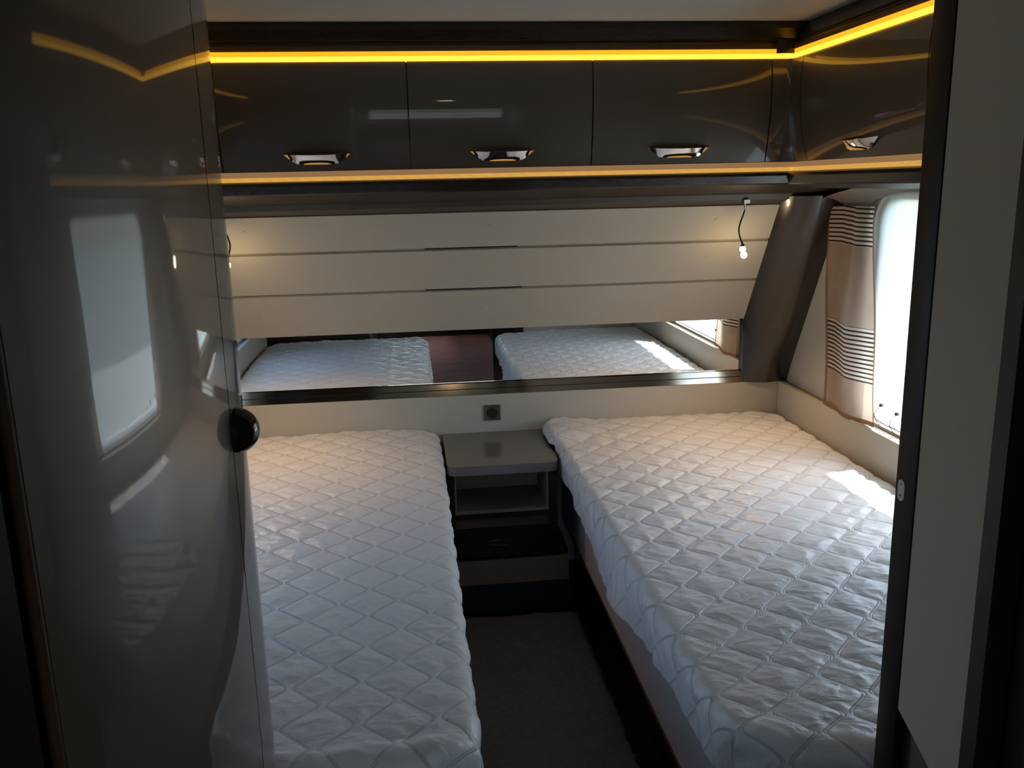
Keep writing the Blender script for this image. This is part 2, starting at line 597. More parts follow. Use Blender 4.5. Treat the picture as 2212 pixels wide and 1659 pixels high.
hw = thing('wall_front_boards', ((XM, 3.1, 0.97)), None, None)
tag(hw, kind='structure')
nrm = Vector((0, -(ZPT - ZPB), -(YPB - YPT))).normalized()      # into the room
nrm = Vector((0, -(ZPT - ZPB), -(YPB - YPT))); nrm = Vector((0, nrm.y, nrm.z)).normalized()
seams = [1.412, 1.288, 1.136, 0.973]
PX0, PX1 = mx(1.272), 1.272
for i in range(3):
    za, zb = seams[i] - (0.005 if i else 0), seams[i + 1] + (0.005 if i < 2 else 0)
    bm = bmesh.new()
    vs = []
    for d in (0, 0.014):
        for z in (za, zb):
            for x in (PX0, PX1):
                p = Vector((x, yp(z), z)) - nrm * d
                vs.append(bm.verts.new(p))
    for f in ((0, 1, 3, 2), (4, 6, 7, 5), (0, 4, 5, 1), (2, 3, 7, 6), (0, 2, 6, 4), (1, 5, 7, 3)):
        bm.faces.new([vs[k] for k in f])
    pk = finish(bm, 'plank', M['cream'], hw, bevel=0.0025)
    zc = (za + zb) / 2
    for x in (-0.54, 0.268, 1.06):
        c = Vector((x, yp(zc + 0.012), zc + 0.012))
        disc('screw_cap', c, nrm, 0.0065, 0.0012, M['cap'], hw, n=12, dome=0.0008)
bm = bmesh.new()
for k in range(1):
    pts = [Vector((x, yp(z), z)) - nrm * d for d in (0.0065, 0.02) for z in (ZPT, ZPB + 0.004) for x in (PX0, PX1)]
    vs = [bm.verts.new(p) for p in pts]
    for f in ((0, 1, 3, 2), (4, 6, 7, 5), (0, 4, 5, 1), (2, 3, 7, 6), (0, 2, 6, 4), (1, 5, 7, 3)):
        bm.faces.new([vs[q] for q in f])
finish(bm, 'backing', mat('seam grey', (0.30, 0.265, 0.205), 0.6), hw)
for zc, xa, xb in ((1.2915, 0.047, 0.368), (1.1395, 0.045, 0.392)):   # dark vent slots over the seams
    bm = bmesh.new()
    pts = [Vector((x, yp(z), z)) + nrm * d for d in (0.0012, -0.004) for z in (zc + 0.002, zc - 0.002) for x in (xa, xb)]
    vs = [bm.verts.new(p) for p in pts]
    for f in ((0, 1, 3, 2), (4, 6, 7, 5), (0, 4, 5, 1), (2, 3, 7, 6), (0, 2, 6, 4), (1, 5, 7, 3)):
        bm.faces.new([vs[q] for q in f])
    finish(bm, 'vent_slot', M['black'], hw)

mr_ = box('mirror', mx(1.278), 1.278, YF - 0.004, YF + 0.001, 0.735, 1.02, M['mirror'], bevel=0)
tag(mr_, 'long low wall mirror reflecting both beds below the leaning cream boards', 'mirror')

rail = thing('chrome_rail', (XM, 3.25, 0.72), 'bronzed chrome rail with a dark groove along the foot of the mirror', 'rail')
prism('upper_band', [(3.262, 0.765), (3.2515, 0.764), (3.2472, 0.744), (3.262, 0.744)], 'x', mx(1.278), 1.278, M['bronze'], rail, bevel=0.001)
prism('groove', [(3.262, 0.744), (3.250, 0.744), (3.250, 0.741), (3.262, 0.741)], 'x', mx(1.278), 1.278, M['black'], rail)
prism('lower_band', [(3.262, 0.741), (3.2468, 0.741), (3.2425, 0.721), (3.262, 0.721)], 'x', mx(1.278), 1.278, M['bronze'], rail, bevel=0.001)

# cream boxing boards round the beds
hb = thing('trim_1', (XM, 3.25, 0.0), None, None); tag(hb, kind='structure')
box('board', XL + 0.04, XR - 0.04, 3.24, 3.262, 0.30, 0.72, M['cream'], hb, bevel=0.003)
for x, z in ((-0.293, 0.624), (0.839, 0.625), (1.226, 0.622)):
    disc('screw_cap', (x, 3.24, z), (0, -1, 0), 0.0065, 0.0012, M['cap'], hb, n=12, dome=0.0008)
for i, s in ((2, 1), (3, -1)):
    xf, xw = (1.42, XR) if s > 0 else (mx(1.42), XL)
    sb = thing('trim_%d' % i, (xf, 2.1, 0.0), None, None); tag(sb, kind='structure')
    box('board', xf, xf + s * 0.018, 1.05, 3.238, 0.30, 0.718, M['cream'], sb, bevel=0.003)
    box('top_ledge', xf + s * 0.018, xw, 1.05, 3.26, 0.700, 0.716, M['tan'], sb, bevel=0.002)
    for y in (2.73, 2.05, 1.45):
        disc('screw_cap', (xf, y, 0.598), (-s, 0, 0), 0.0065, 0.0012, M['cap'], sb, n=12, dome=0.0008)

# dark leaning corner pillars
for idx, s in ((4, 1), (5, -1)):
    rows = []
    zs = [1.44, 1.3, 1.15, 1.05, 0.973, 0.90, 0.82, 0.72]
    for z in zs:
        yl = yp(z) if z > ZPB else YPB + 0.006
        yr = yp(z) - (0.085 + (1.41 - z) * 0.10)
        xa, xb = 1.272, XR + 0.002
        row = []
        row.append((xa + 0.004, yl + 0.02, z))
        for k in range(15):
            t = k / 14
            x = xa + (xb - xa) * t
            y = yl + (yr - yl) * t
            bulge = 0.034 * math.sin(math.pi * t) ** 0.9 - 0.006 * math.exp(-((t - 0.33) / 0.05) ** 2)
            row.append((x + bulge * 0.1 * (t - 1), y - bulge, z))
        rows.append([(p[0] if s > 0 else mx(p[0]), p[1], p[2]) for p in row])
    cp = grid('trim_%d' % idx, rows, M['darkgrey'], thick=-0.004)
    tag(cp, kind='structure')

sk = thing('power_socket', (0.281, 3.24, 0.649), 'small square chrome power socket on the cream board above the bedside cabinet', 'socket')
box('frame', 0.250, 0.312, 3.233, 3.24, 0.619, 0.679, M['bronze'], sk, bevel=0.003)
disc('insert', (0.281, 3.2335, 0.648), (0, -1, 0), 0.0215, 0.0015, M['black'], sk, n=28)
for dx in (-0.0095, 0.0095):
    disc('pin_hole', (0.281 + dx, 3.232, 0.648), (0, -1, 0), 0.0026, 0.0006, M['darkgrey'], sk, n=10)

# ================================================================== overhead lockers
YK, XK = 2.65, 1.16          # face of the front row, face of the right row


def prof_out(z):             # how far the curved door front stands back from its face plane
    return (z - 1.755) ** 2 * 0.78


def locker_door(a0, a1, z0=1.551, z1=1.849):
    """closed curved slab in (u, depth, z): u along the run, depth into the locker"""
    bm = bmesh.new()
    n = 18
    pts = [(prof_out(z0 + (z1 - z0) * i / n), z0 + (z1 - z0) * i / n) for i in range(n + 1)]
    pts += [(prof_out(z) + 0.018, z) for (_, z) in reversed(pts)]
    return pts


def handle_rows(w=0.19, h=0.027):
    rows = []
    for v in np.linspace(0, 1, 7):
        row = []
        for u in np.linspace(-1, 1, 25):
            ww = w / 2 * (1 - 0.36 * v)
            out = (0.024 * (1 - u * u) ** 0.8 + 0.002) * (1 - v) ** 0.8 + 0.002
            zz = 0.5 * h - v * h - 0.004 * (1 - u * u) * (1 - v) - 0.002 * (1 - u * u) * v
            row.append((u * ww, out, zz))
        rows.append(row)
    return rows


def locker(kind, u0, u1, label, group, hu=None, hinge=None):
    """kind 'f' = front row (u = x), 'r' = right row (u = y), 'l' = left row"""
    if kind == 'f':
        T = lambda u, d, z: (u, YK + d, z)
    elif kind == 'r':
        T = lambda u, d, z: (XK + d, u, z)
    else:
        T = lambda u, d, z: (mx(XK) - d, u, z)
    root = thing('overhead_locker', T((u0 + u1) / 2, 0.15, 1.55), label, 'locker', group)
    bm = bmesh.new()
    pts = locker_door(u0, u1)
    A = [bm.verts.new(T(u0 + 0.0018, d, z)) for d, z in pts]
    B = [bm.verts.new(T(u1 - 0.0018, d, z)) for d, z in pts]
    n = len(pts)
    for i in range(n):
        bm.faces.new((A[i], A[(i + 1) % n], B[(i + 1) % n], B[i]))
    bm.faces.new(A[::-1]); bm.faces.new(B)
    door = finish(bm, 'door', M['lacquer'], root, smooth=30)
    # carcass
    bm = bmesh.new()
    back = 0.29
    for (ua, ub, da, db, za, zb) in ((u0, u0 + 0.012, 0.04, back, 1.555, 1.848), (u1 - 0.012, u1, 0.04, back, 1.555, 1.848),
                                     (u0, u1, 0.06, back, 1.553, 1.565), (u0, u1, 0.04, back, 1.836, 1.848), (u0, u1, back - 0.01, back, 1.553, 1.848)):
        c = [T(u, d, z) for u in (ua, ub) for d in (da, db) for z in (za, zb)]
        xs, ys, zs = zip(*c)
        bx(bm, min(xs), max(xs), min(ys), max(ys), min(zs), max(zs))
    finish(bm, 'carcass', M['dark'], root, smooth=0)
    if hu is not None:
        zc = 1.586
        o0 = prof_out(zc)
        rows = [[T(hu + p[0], o0 - p[1] - 0.0, zc + p[2]) for p in r] for r in handle_rows()]
        grid('handle', rows, M['chrome'], door, thick=0.003, smooth=50)
    return root


FG = 'curved overhead lockers over the head of the beds'
locker('f', -0.527, 0.012, 'glossy taupe overhead locker with a chrome grip, leftmost of the front row', FG, -0.257)
locker('f', 0.012, 0.554, 'glossy taupe overhead locker with a chrome grip, middle of the front row', FG, 0.284)
locker('f', 0.554, 1.100, 'glossy taupe overhead locker with a chrome grip, rightmost of the front row', FG, 0.822)
SG = 'curved overhead lockers along the right wall'
locker('r', 1.93, 2.585, 'glossy taupe overhead locker on the right wall, above the window curtain', SG, 2.25)
locker('r', 1.22, 1.93, 'glossy taupe overhead locker on the right wall, cut off by the dark door post', SG, 1.55)
locker('l', 1.93, 2.585, 'glossy taupe overhead locker on the left wall nearest the front row', 'curved overhead lockers along the left wall', 2.25)
locker('l', 1.28, 1.93, 'glossy taupe overhead locker on the left wall behind the wardrobe', 'curved overhead lockers along the left wall', 1.55)

# fixed corner fillers between the rows (structure trim)
n = 18
zz = [1.551 + (1.849 - 1.551) * i / n for i in range(n + 1)]
def filler(idx, s):
    root = thing('trim_%d' % idx, (XM + s * (1.13 - XM), 2.65, 1.55), None, None); tag(root, kind='structure')
    X = (lambda x: x) if s > 0 else mx
    xa = 1.1018 if s > 0 else mx(-0.529)
    rows = []
    for z in zz:
        d = prof_out(z)
        # from the front-row side, round the inner corner, to the right-row side
        row = [(xa, YK + d + 0.018, z), (xa, YK + d, z), (XK - 0.015, YK + d, z), (XK + d * 0.6 - 0.004, YK + d * 0.4 - 0.002, z), (XK + d, YK - 0.018, z), (XK + d, 2.587, z), (XK + d + 0.018, 2.587, z)]
        rows.append([(X(p[0]), p[1], p[2]) for p in row])
    grid('corner_filler', rows, M['lacquer'], root, smooth=30)
filler(6, 1)
filler(7, -1)

Y_END = 1.52
# light strips (upper amber, lower soft) as mitred runs
def run_f(name, pts, m, parent, x0=None, x1=None, bevel=0.0):
    return prism(name, pts, 'x', mx(XK + 0.03) if x0 is None else x0, XK + 0.03 if x1 is None else x1, m, parent, bevel=bevel, smooth=30)
def run_s(name, pts, m, parent, s, bevel=0.0):
    """pts (depth from the row face, z) for the side rows"""
    q = [((XK + d) if s > 0 else (mx(XK) - d), z) for d, z in pts]
    return prism(name, q, 'y', Y_END, YK + (0.027 if 'diff' in name or 'core' in name else 0.012), m, parent, bevel=bevel, smooth=30)

def sub(pts, off):
    return [(off + d, z) for d, z in pts]

UP_T = [(0.006, 1.876), (0.002, 1.8625), (0.03, 1.8625), (0.03, 1.876)]
UP_C = [(0.002, 1.8625), (0.000, 1.8495), (0.03, 1.8495), (0.03, 1.8625)]
LO_T = [(0.030, 1.5495), (0.027, 1.534), (0.05, 1.534), (0.05, 1.5495)]
LO_C = [(0.027, 1.534), (0.020, 1.522), (0.05, 1.522), (0.05, 1.534)]
for kind, lab_u, lab_l in (('f', 'bright yellow light strip above the front row of lockers', 'soft amber light strip under the front row of lockers'),
                           ('r', 'bright yellow light strip above the right wall lockers', 'soft amber light strip under the right wall lockers'),
                           ('l', 'bright yellow light strip above the left wall lockers', 'soft amber light strip under the left wall lockers')):
    for lab, T_, C_, mt, mc in ((lab_u, UP_T, UP_C, 'led_top', 'led_core'), (lab_l, LO_T, LO_C, 'led_soft', 'led_dots')):
        loc = {'f': (XM, YK, T_[0][1]), 'r': (XK, 1.9, T_[0][1]), 'l': (mx(XK), 1.9, T_[0][1])}[kind]
        ls = thing('light_strip', loc, lab, 'light', 'light strips along the lockers')
        if kind == 'f':
            run_f('diffuser', sub(T_, YK), M[mt], ls)
            run_f('light_core', sub(C_, YK), M[mc], ls)
        else:
            s = 1 if kind == 'r' else -1
            run_s('diffuser', T_, M[mt], ls, s)
            run_s('light_core', C_, M[mc], ls, s)

# dark valance above, chrome bead, bullnose rail and underside below
VAL = [(0.012, 1.901), (-0.016, 1.904), (-0.028, 1.93), (-0.024, 1.9505), (0.10, 1.9505), (0.10, 1.901)]
REC = [(0.10, 1.9005), (0.014, 1.9005), (0.014, 1.8765), (0.10, 1.8765)]
BEAD = [(0.009, 1.895), (0.007, 1.8925), (0.0135, 1.8925), (0.0135, 1.895)]
VALS = [(0.012, 1.901), (0.004, 1.903), (0.018, 1.93), (0.034, 1.9505), (0.10, 1.9505), (0.10, 1.901)]
BUL = [(0.050, 1.522), (0.012, 1.521), (0.002, 1.516), (0.000, 1.508), (0.010, 1.486), (0.016, 1.482), (0.05, 1.482)]
UND = [(0.016, 1.482), (0.10, 1.470), (0.20, 1.455), (0.265, 1.450), (0.265, 1.475), (0.05, 1.50)]
BAT = [(0.262, 1.452), (0.270, 1.432), (0.320, 1.409), (0.34, 1.42), (0.30, 1.455)]
tv = thing('trim_8', (XM, YK, 1.9), None, None); tag(tv, kind='structure')
run_f('valance', sub(VAL, YK), M['dark'], tv, XL, XR, bevel=0.0)
run_f('recess', sub(REC, YK), M['brown'], tv)
run_f('chrome_bead', sub(BEAD, YK), M['bronze'], tv)
run_f('bullnose_rail', sub(BUL, YK), M['dark'], tv, XL, XR)
run_f('underside', sub(UND, YK), M['under'], tv, XL, XR)
run_f('batten', sub(BAT, YK), M['brown'], tv, XL, XR)
for idx, s in ((9, 1), (10, -1)):
    ts = thing('trim_%d' % idx, ((XK if s > 0 else mx(XK)), 1.9, 1.9), None, None); tag(ts, kind='structure')
    run_s('valance', VALS, M['dark'], ts, s)
    run_s('recess', REC, M['brown'], ts, s)
    run_s('chrome_bead', BEAD, M['bronze'], ts, s)
    run_s('bullnose_rail', BUL, M['dark'], ts, s)
    run_s('underside', [(0.016, 1.482), (0.10, 1.468), (0.30, 1.462), (0.30, 1.49), (0.05, 1.50)], M['under'], ts, s)
# small dark bumper under the valance in the right corner
bp_ = prism('corner_bumper', [(1.108 + 0.028 * (1 - math.cos(R(a))) - 0.0, 2.646 - 0.012 * math.sin(R(a))) for a in range(0, 181, 20)], 'z', 1.862, 1.900, M['dark'], tv)

# ================================================================== curtain and pelmet on the right window
def curtain(name, ytop0, ytop1, ybot0, ybot1, label, s=1, z0=0.728, z1=1.408):
    root = thing(name, ((1.44 if s > 0 else mx(1.44)), (ytop0 + ytop1) / 2, z0), label, 'curtain', None)
    nz_, ny_ = 70, 44
    bm = bmesh.new()
    lay = bm.verts.layers.float.new('clothz')
    V = []
    for i in range(nz_ + 1):
        t = i / nz_
        row = []
        for j in range(ny_ + 1):
            q = j / ny_
            y = (ybot0 + (ytop0 - ybot0) * t) * (1 - q) + (ybot1 + (ytop1 - ybot1) * t) * q
            # side edges wander a little
            y += 0.006 * math.sin(t * 9 + q * 2) * (1 - t)
            low = 0.012 * (1 - t) * math.sin(q * math.pi * 0.9) - 0.004 * (1 - t) * q
            z = z0 + (z1 - z0) * t - low
            x = 1.432 + 0.006 * math.sin(q * 9.5 + t * 1.5) + 0.004 * math.sin(q * 21 + t * 5) * t - 0.012 * (1 - t) * q - 0.018 * math.exp(-((t - 0.42) / 0.25) ** 2) * (0.5 - 0.5 * math.cos(q * 6.28)) + (0.004 * math.sin(q * 60) * max(0, (t - 0.93) / 0.07))
            v = bm.verts.new(((x if s > 0 else mx(x)), y, z))
            v[lay] = (z1 - z0) * t + 0.004 * math.sin(q * 5 + 1) * (0.2 + abs(t - 0.35))
            row.append(v)
        V.append(row)
    for i in range(nz_):
        for j in range(1, ny_ - 1):
            bm.faces.new((V[i][j], V[i][j + 1], V[i + 1][j + 1], V[i + 1][j]))
    finish(bm, 'cloth', M['curtain'], root, smooth=60)
    # turned border: bottom and both edges
    bm = bmesh.new()
    def strip(A, B):
        a = [bm.verts.new(p) for p in A]; b = [bm.verts.new(p) for p in B]
        for i in range(len(a) - 1):
            bm.faces.new((a[i], a[i + 1], b[i + 1], b[i]))
    def PT(i, j, dx=0.0):
        t, q = i / nz_, j / ny_
        y = (ybot0 + (ytop0 - ybot0) * t) * (1 - q) + (ybot1 + (ytop1 - ybot1) * t) * q + 0.006 * math.sin(t * 9 + q * 2) * (1 - t)
        low = 0.012 * (1 - t) * math.sin(q * math.pi * 0.9) - 0.004 * (1 - t) * q
        z = z0 + (z1 - z0) * t - low
        x = 1.432 + 0.006 * math.sin(q * 9.5 + t * 1.5) + 0.004 * math.sin(q * 21 + t * 5) * t - 0.012 * (1 - t) * q - 0.018 * math.exp(-((t - 0.42) / 0.25) ** 2) * (0.5 - 0.5 * math.cos(q * 6.28)) + (0.004 * math.sin(q * 60) * max(0, (t - 0.93) / 0.07)) + dx
        return ((x if s > 0 else mx(x)), y, z)
    strip([PT(i, 0, -0.002) for i in range(nz_ + 1)], [PT(i, 1.4, -0.002) for i in range(nz_ + 1)])
    strip([PT(i, ny_, -0.002) for i in range(nz_ + 1)], [PT(i, ny_ - 1.4, -0.002) for i in range(nz_ + 1)])
    strip([(PT(0, j, -0.003)[0], PT(0, j)[1], PT(0, j)[2] - 0.004) for j in range(ny_ + 1)], [PT(1.1, j, -0.003) for j in range(ny_ + 1)])
    finish(bm, 'hem', M['hem'], root, smooth=60)
    return root


curtain('curtain', 2.618, 2.905, 2.522, 2.838, 'beige curtain with dark brown horizontal stripes beside the bright right window')
curtain('curtain', 1.46, 1.74, 1.46, 1.76, 'beige striped curtain on the near side of the right window, behind the door post')
curtain('curtain', 2.618, 2.905, 2.60, 2.87, 'beige striped curtain beside the left bed, far side of the left window', s=-1)
curtain('curtain', 1.46, 1.74, 1.46, 1.76, 'beige striped curtain beside the left bed, near side of the left window', s=-1)


def pelmet(s, lab):
    """arched cloth pelmet that follows the top of the window and leans out to the lockers"""
    root = thing('pelmet', ((1.4 if s > 0 else mx(1.4)), 2.2, 1.43), lab, 'pelmet')
    bm = bmesh.new()
    lay = bm.verts.layers.float.new('clothz')
    ys = np.linspace(1.46, 2.915, 61)
    V = []
    for y in ys:
        e = min(y - 1.46, 2.915 - y)
        # lower edge on the wall: arched over the window
        ew = min(max(y - WIN[0], 0.0), max(WIN[1] - y, 0.0))
        zl = 1.4145 + 0.048 * min(1, (ew / 0.24)) ** 0.6
        ze = 1.414 + 0.055 * min(1, (e / 0.5)) ** 0.7
        row = []
        for k in range(9):
            t = k / 8
            x = 1.448 - t * (0.05 + 0.12 * min(1, e / 0.6) ** 0.8)
            z = zl + (ze + 0.006 - zl) * t + 0.006 * math.sin(math.pi * t)
            v = bm.verts.new(((x if s > 0 else mx(x)), y, z))
            v[lay] = 0.50 + t * 0.03 if t > 0.45 else 0.57 + t * 0.3
            row.append(v)
        V.append(row)
    for i in range(len(V) - 1):
        for k in range(8):
            bm.faces.new((V[i][k], V[i][k + 1], V[i + 1][k + 1], V[i + 1][k]))
    finish(bm, 'cloth', M['pelmet'], root, smooth=60)
    return root


pelmet(1, 'brown striped cloth pelmet arching over the right window')
pelmet(-1, 'brown striped cloth pelmet arching over the left window')

# ================================================================== reading lamps
def lamp(s, lab):
    X = (lambda x: x) if s > 0 else mx
    base = Vector((X(1.137), 2.925, 1.412))
    root = thing('reading_lamp', base, lab, 'lamp', 'gooseneck reading lamps over the beds')
    box('mount', base.x - 0.010, base.x + 0.010, 2.908, 2.932, 1.420, 1.432, M['bronze'], root, bevel=0.002)
    tube('ferrule', [base + Vector((0, 0, 0.008)), base + Vector((0, 0, -0.002)), base + Vector((-0.001 * s, 0.0, -0.014))], 0.0035, M['chrome'], root, n=12)
    neck = spline([base + Vector((0, 0, -0.012)), (X(1.131), 2.922, 1.385), (X(1.118), 2.915, 1.355), (X(1.112), 2.91, 1.33), (X(1.116), 2.905, 1.305), (X(1.122), 2.90, 1.288)], 8)
    tube('gooseneck', neck, 0.0027, M['darkgrey'], root, n=10)
    end = neck[-1]
    axis = Vector((0.06 * s, -0.10, -1)).normalized()
    h = tube('lamp_head', [end, end + axis * 0.006, end + axis * 0.010, end + axis * 0.012], 0.006, M['chrome'], root, n=16, taper=[0.004, 0.007, 0.009, 0.009])
    for k, (off, r) in enumerate(((0.020, 0.0100), (0.040, 0.0105))):
        bm = bmesh.new()
        bmesh.ops.create_uvsphere(bm, u_segments=16, v_segments=10, radius=r)
        bmesh.ops.scale(bm, vec=(1, 1, 1.1), verts=bm.verts)
        bmesh.ops.translate(bm, vec=end + axis * off + Vector((0.003 * s * k, 0, 0)), verts=bm.verts)
        finish(bm, 'bulb', M['bulb'], root, smooth=60)
    sp = bpy.data.lights.new('reading_light', 'SPOT')      # the lamp's own downward beam
    sp.energy = 7.5
    sp.color = (1.0, 0.66, 0.36)
    sp.spot_size = R(115)
    sp.spot_blend = 0.9
    sp.shadow_soft_size = 0.012
    so = bpy.data.objects.new('reading_light', sp)
    C.objects.link(so)
    so.parent = root
    so.location = end + axis * 0.060 - base
    so.rotation_euler = Vector((-0.12 * s, -0.12, -1)).to_track_quat('-Z', 'Y').to_euler()
    return root


lamp(1, 'glowing gooseneck reading lamp hanging over the head of the right bed')
lamp(-1, 'glowing gooseneck reading lamp over the head of the left bed, behind the wardrobe')

# ================================================================== beds
Wq, Pq, Aq = 0.067, 0.13, 0.0262


def seam_dist(u, v, ph):
    """signed distance to the nearest wavy quilting seam"""
    u = u + 0.004 * vnoise(u * 6, v * 6) * 2
    w = np.arcsin(0.93 * np.sin(2 * np.pi * (v + ph) / Pq)) / np.arcsin(0.93)
    k0 = np.floor(u / Wq)
    best = np.full(u.shape, 1e9)
    for dk in (-1, 0, 1, 2):
        k = k0 + dk
        line = k * Wq + np.where(k % 2 == 0, 1, -1) * Aq * w
        d = (u - line) * 0.8
        best = np.where(np.abs(d) < np.abs(best), d, best)
    return best


def mattress(name, x0, x1, y0, y1, zt, zb, label, seed, aisle, rc=0.07):
    """draped quilted mattress; aisle = +1 when the free long side faces +x"""
    step = 0.0042
    hang = zt - zb + 0.03
    r = 0.035
    m = r * 0.57 + hang                      # extra cloth beyond the plan outline, per free side
    U = np.arange(x0 - (hang if aisle < 0 else 0.05), x1 + (hang if aisle > 0 else 0.05) + step, step)
    Vv = np.arange(y0 - hang, y1 + 0.05 + step, step)
    uu, vv = np.meshgrid(U, Vv)
    cx0, cx1, cy0, cy1 = x0 + r + rc, x1 - r - rc, y0 + r + rc, y1 - r - rc * 0.6
    qx = np.clip(uu, cx0, cx1); qy = np.clip(vv, cy0, cy1)
    dx, dy = uu - qx, vv - qy
    L = np.sqrt(dx * dx + dy * dy) + 1e-9
    nx, ny = dx / L, dy / L
    d = L - rc
    # only bend where beyond the rounded plan
    px = np.where(d <= 0, uu, qx + nx * rc)
    py = np.where(d <= 0, vv, qy + ny * rc)
    dd = np.clip(d, 0, None)
    arc = np.clip(dd, 0, r * np.pi / 2)
    rest = dd - arc
    z = zt - r * (1 - np.cos(arc / r)) - np.minimum(rest, zt - zb - r)
    px = px + nx * r * np.sin(arc / r)
    py = py + ny * r * np.sin(arc / r)
    over = np.clip(rest - (zt - zb - r), 0, None)
    px = px - nx * over; py = py - ny * over
    # surface normal in the plan sense
    ca = np.cos(arc / r); sa = np.sin(arc / r)
    N = np.stack([nx * sa, ny * sa, np.where(d <= 0, 1.0, ca)], -1)
    N[d <= 0] = (0, 0, 1)
    s = seam_dist(uu - x0 + seed * 0.013, vv, seed * 0.02)
    ad = np.abs(s)
    fade = np.clip(1 - rest / 0.08, 0.25, 1)
    puff = 0.0070 * (1 - np.exp(-ad / 0.0135)) * fade
    nz = seed * 17.3
    big = vnoise(uu * 3 + nz, vv * 2.2) * 0.010 + vnoise(uu * 7 + nz, vv * 6 + 3) * 0.004
    wr = (np.abs(vnoise(uu * 22 + 2 * vnoise(uu * 9, vv * 9), vv * 34 + nz + 2.5 * vnoise(uu * 8 + 5, vv * 8))) * -0.0036
          + vnoise(uu * 40 + nz, vv * 46) * 0.0006 + np.abs(vnoise((uu + vv) * 26 + nz, (uu - vv) * 13)) * -0.0045)
    h = puff + big + wr * 1.3 * np.clip(ad / 0.012, 0.1, 1)
    # gathered folds in the hanging side
    side = np.clip(rest / 0.10, 0, 1)
    along = np.where(np.abs(nx) > np.abs(ny), vv, uu)
    h = h + side * (0.018 * vnoise(along * 9 + nz, rest * 5) + 0.012 * vnoise(along * 26 + nz, rest * 9 + 4) + 0.010 * vnoise(along * 3.1 + nz, rest * 2))
    drop = side * (0.035 * vnoise(along * 4.3 + 9 + nz, rest * 0 + 2.3) + 0.03 * vnoise(along * 1.7 + nz, rest * 0 + 1.1))
    X = px + N[..., 0] * h; Y = py + N[..., 1] * h; Z = z + N[..., 2] * h + drop
    if aisle < 0:                            # right bed: the head corner bulges out over the bedside cabinet
        b = np.clip((vv - 2.93) / 0.10, 0, 1); b = b * b * (3 - 2 * b)
        e = np.clip(1 - (uu - x0) / 0.20, 0, 1)
        X = X - 0.022 * b * e
        Z = Z + 0.020 * b * np.clip(e * 1.6, 0, 1) * np.clip(1 - rest / 0.1, 0, 1)
        Z = np.where((b > 0.3), np.maximum(Z, 0.585 - 0.0 * Z), Z)
        # sag of the loose cover half way along
        g = np.exp(-((vv - 2.02) / 0.22) ** 2) * np.where(nx < -0.5, side, 0)
        X = X - 0.022 * g; Z = Z - 0.035 * g
        # the foot corner is cut at a slant
        t = np.clip((x0 + 0.45 - uu) / 0.45, 0, 1) * np.clip(1 - (vv - y0) / 0.5, 0, 1)
        Y = Y + 0.10 * t * t
    else:
        # the near hem of the left cover is rucked up
        f = np.clip(1 - (vv - y0 + 0.01) / 0.07, 0, 1)
        Z = Z + 0.010 * np.sin(f * np.pi) * (0.6 + vnoise(uu * 6, vv * 0 + 3.3)) 
        X = X + 0.014 * np.sin(f * np.pi) * np.clip((uu - (x1 - 0.06)) / 0.06, 0, 1)
    nr, nc = X.shape
    co = np.stack([X, Y, Z], -1).reshape(-1, 3)
    idx = np.arange(nr * nc).reshape(nr, nc)
    F = np.stack([idx[:-1, :-1], idx[:-1, 1:], idx[1:, 1:], idx[1:, :-1]], -1).reshape(-1, 4)
    me = bpy.data.meshes.new(name)
    me.vertices.add(len(co)); me.vertices.foreach_set('co', co.ravel())
    me.loops.add(F.size); me.loops.foreach_set('vertex_index', F.ravel().astype(np.int32))
    me.polygons.add(len(F)); me.polygons.foreach_set('loop_start', np.arange(0, F.size, 4, dtype=np.int32))
    me.update(calc_edges=True)
    at = me.attributes.new('seam', 'FLOAT', 'POINT')
    at.data.foreach_set('value', np.abs(s).ravel().astype(np.float32))
    me.shade_smooth()
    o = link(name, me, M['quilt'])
    return tag(o, label, 'mattress', 'quilted mattresses on the twin beds')


mattress('mattress', 0.484, 1.412, 1.14, 3.225, 0.603, 0.488, 'white quilted mattress on the right bed under the bright window', 1, -1)
mattress('mattress', -0.872, 0.078, 1.245, 3.225, 0.600, 0.488, 'white quilted mattress on the left bed beside the glossy wardrobe', 2, 1)

for s, lab in ((1, 'pale grey box base of the right bed with an orange brown edge strip'), (-1, 'pale grey box base of the left bed beside the wardrobe')):
    X = (lambda x: x) if s > 0 else mx
    bd = thing('bed_base', (X(0.98), 2.15, 0.0), lab, 'bed base', 'box bases of the twin beds')
    # X(0.553) is the aisle face
    off = 0.0 if s > 0 else 0.06
    box('side_panel', X(0.553 + off), X(0.575 + off), 1.10 if s > 0 else 1.3, 3.225, 0.205, 0.484, M['greypanel'], bd, bevel=0.002)
    box('edge_strip', X(0.551 + off), X(0.577 + off), 1.10 if s > 0 else 1.3, 3.225, 0.196, 0.2045, M['wood_edge'], bd, bevel=0.001)
    box('slat_deck', X(0.577 + off), X(1.412), 1.12 if s > 0 else 1.3, 3.225, 0.45, 0.468, M['tan'], bd, bevel=0.001)
    box('plinth', X(0.60 + off), X(1.412), 1.12 if s > 0 else 1.3, 3.20, 0.0, 0.196, M['dark'], bd, bevel=0.001)

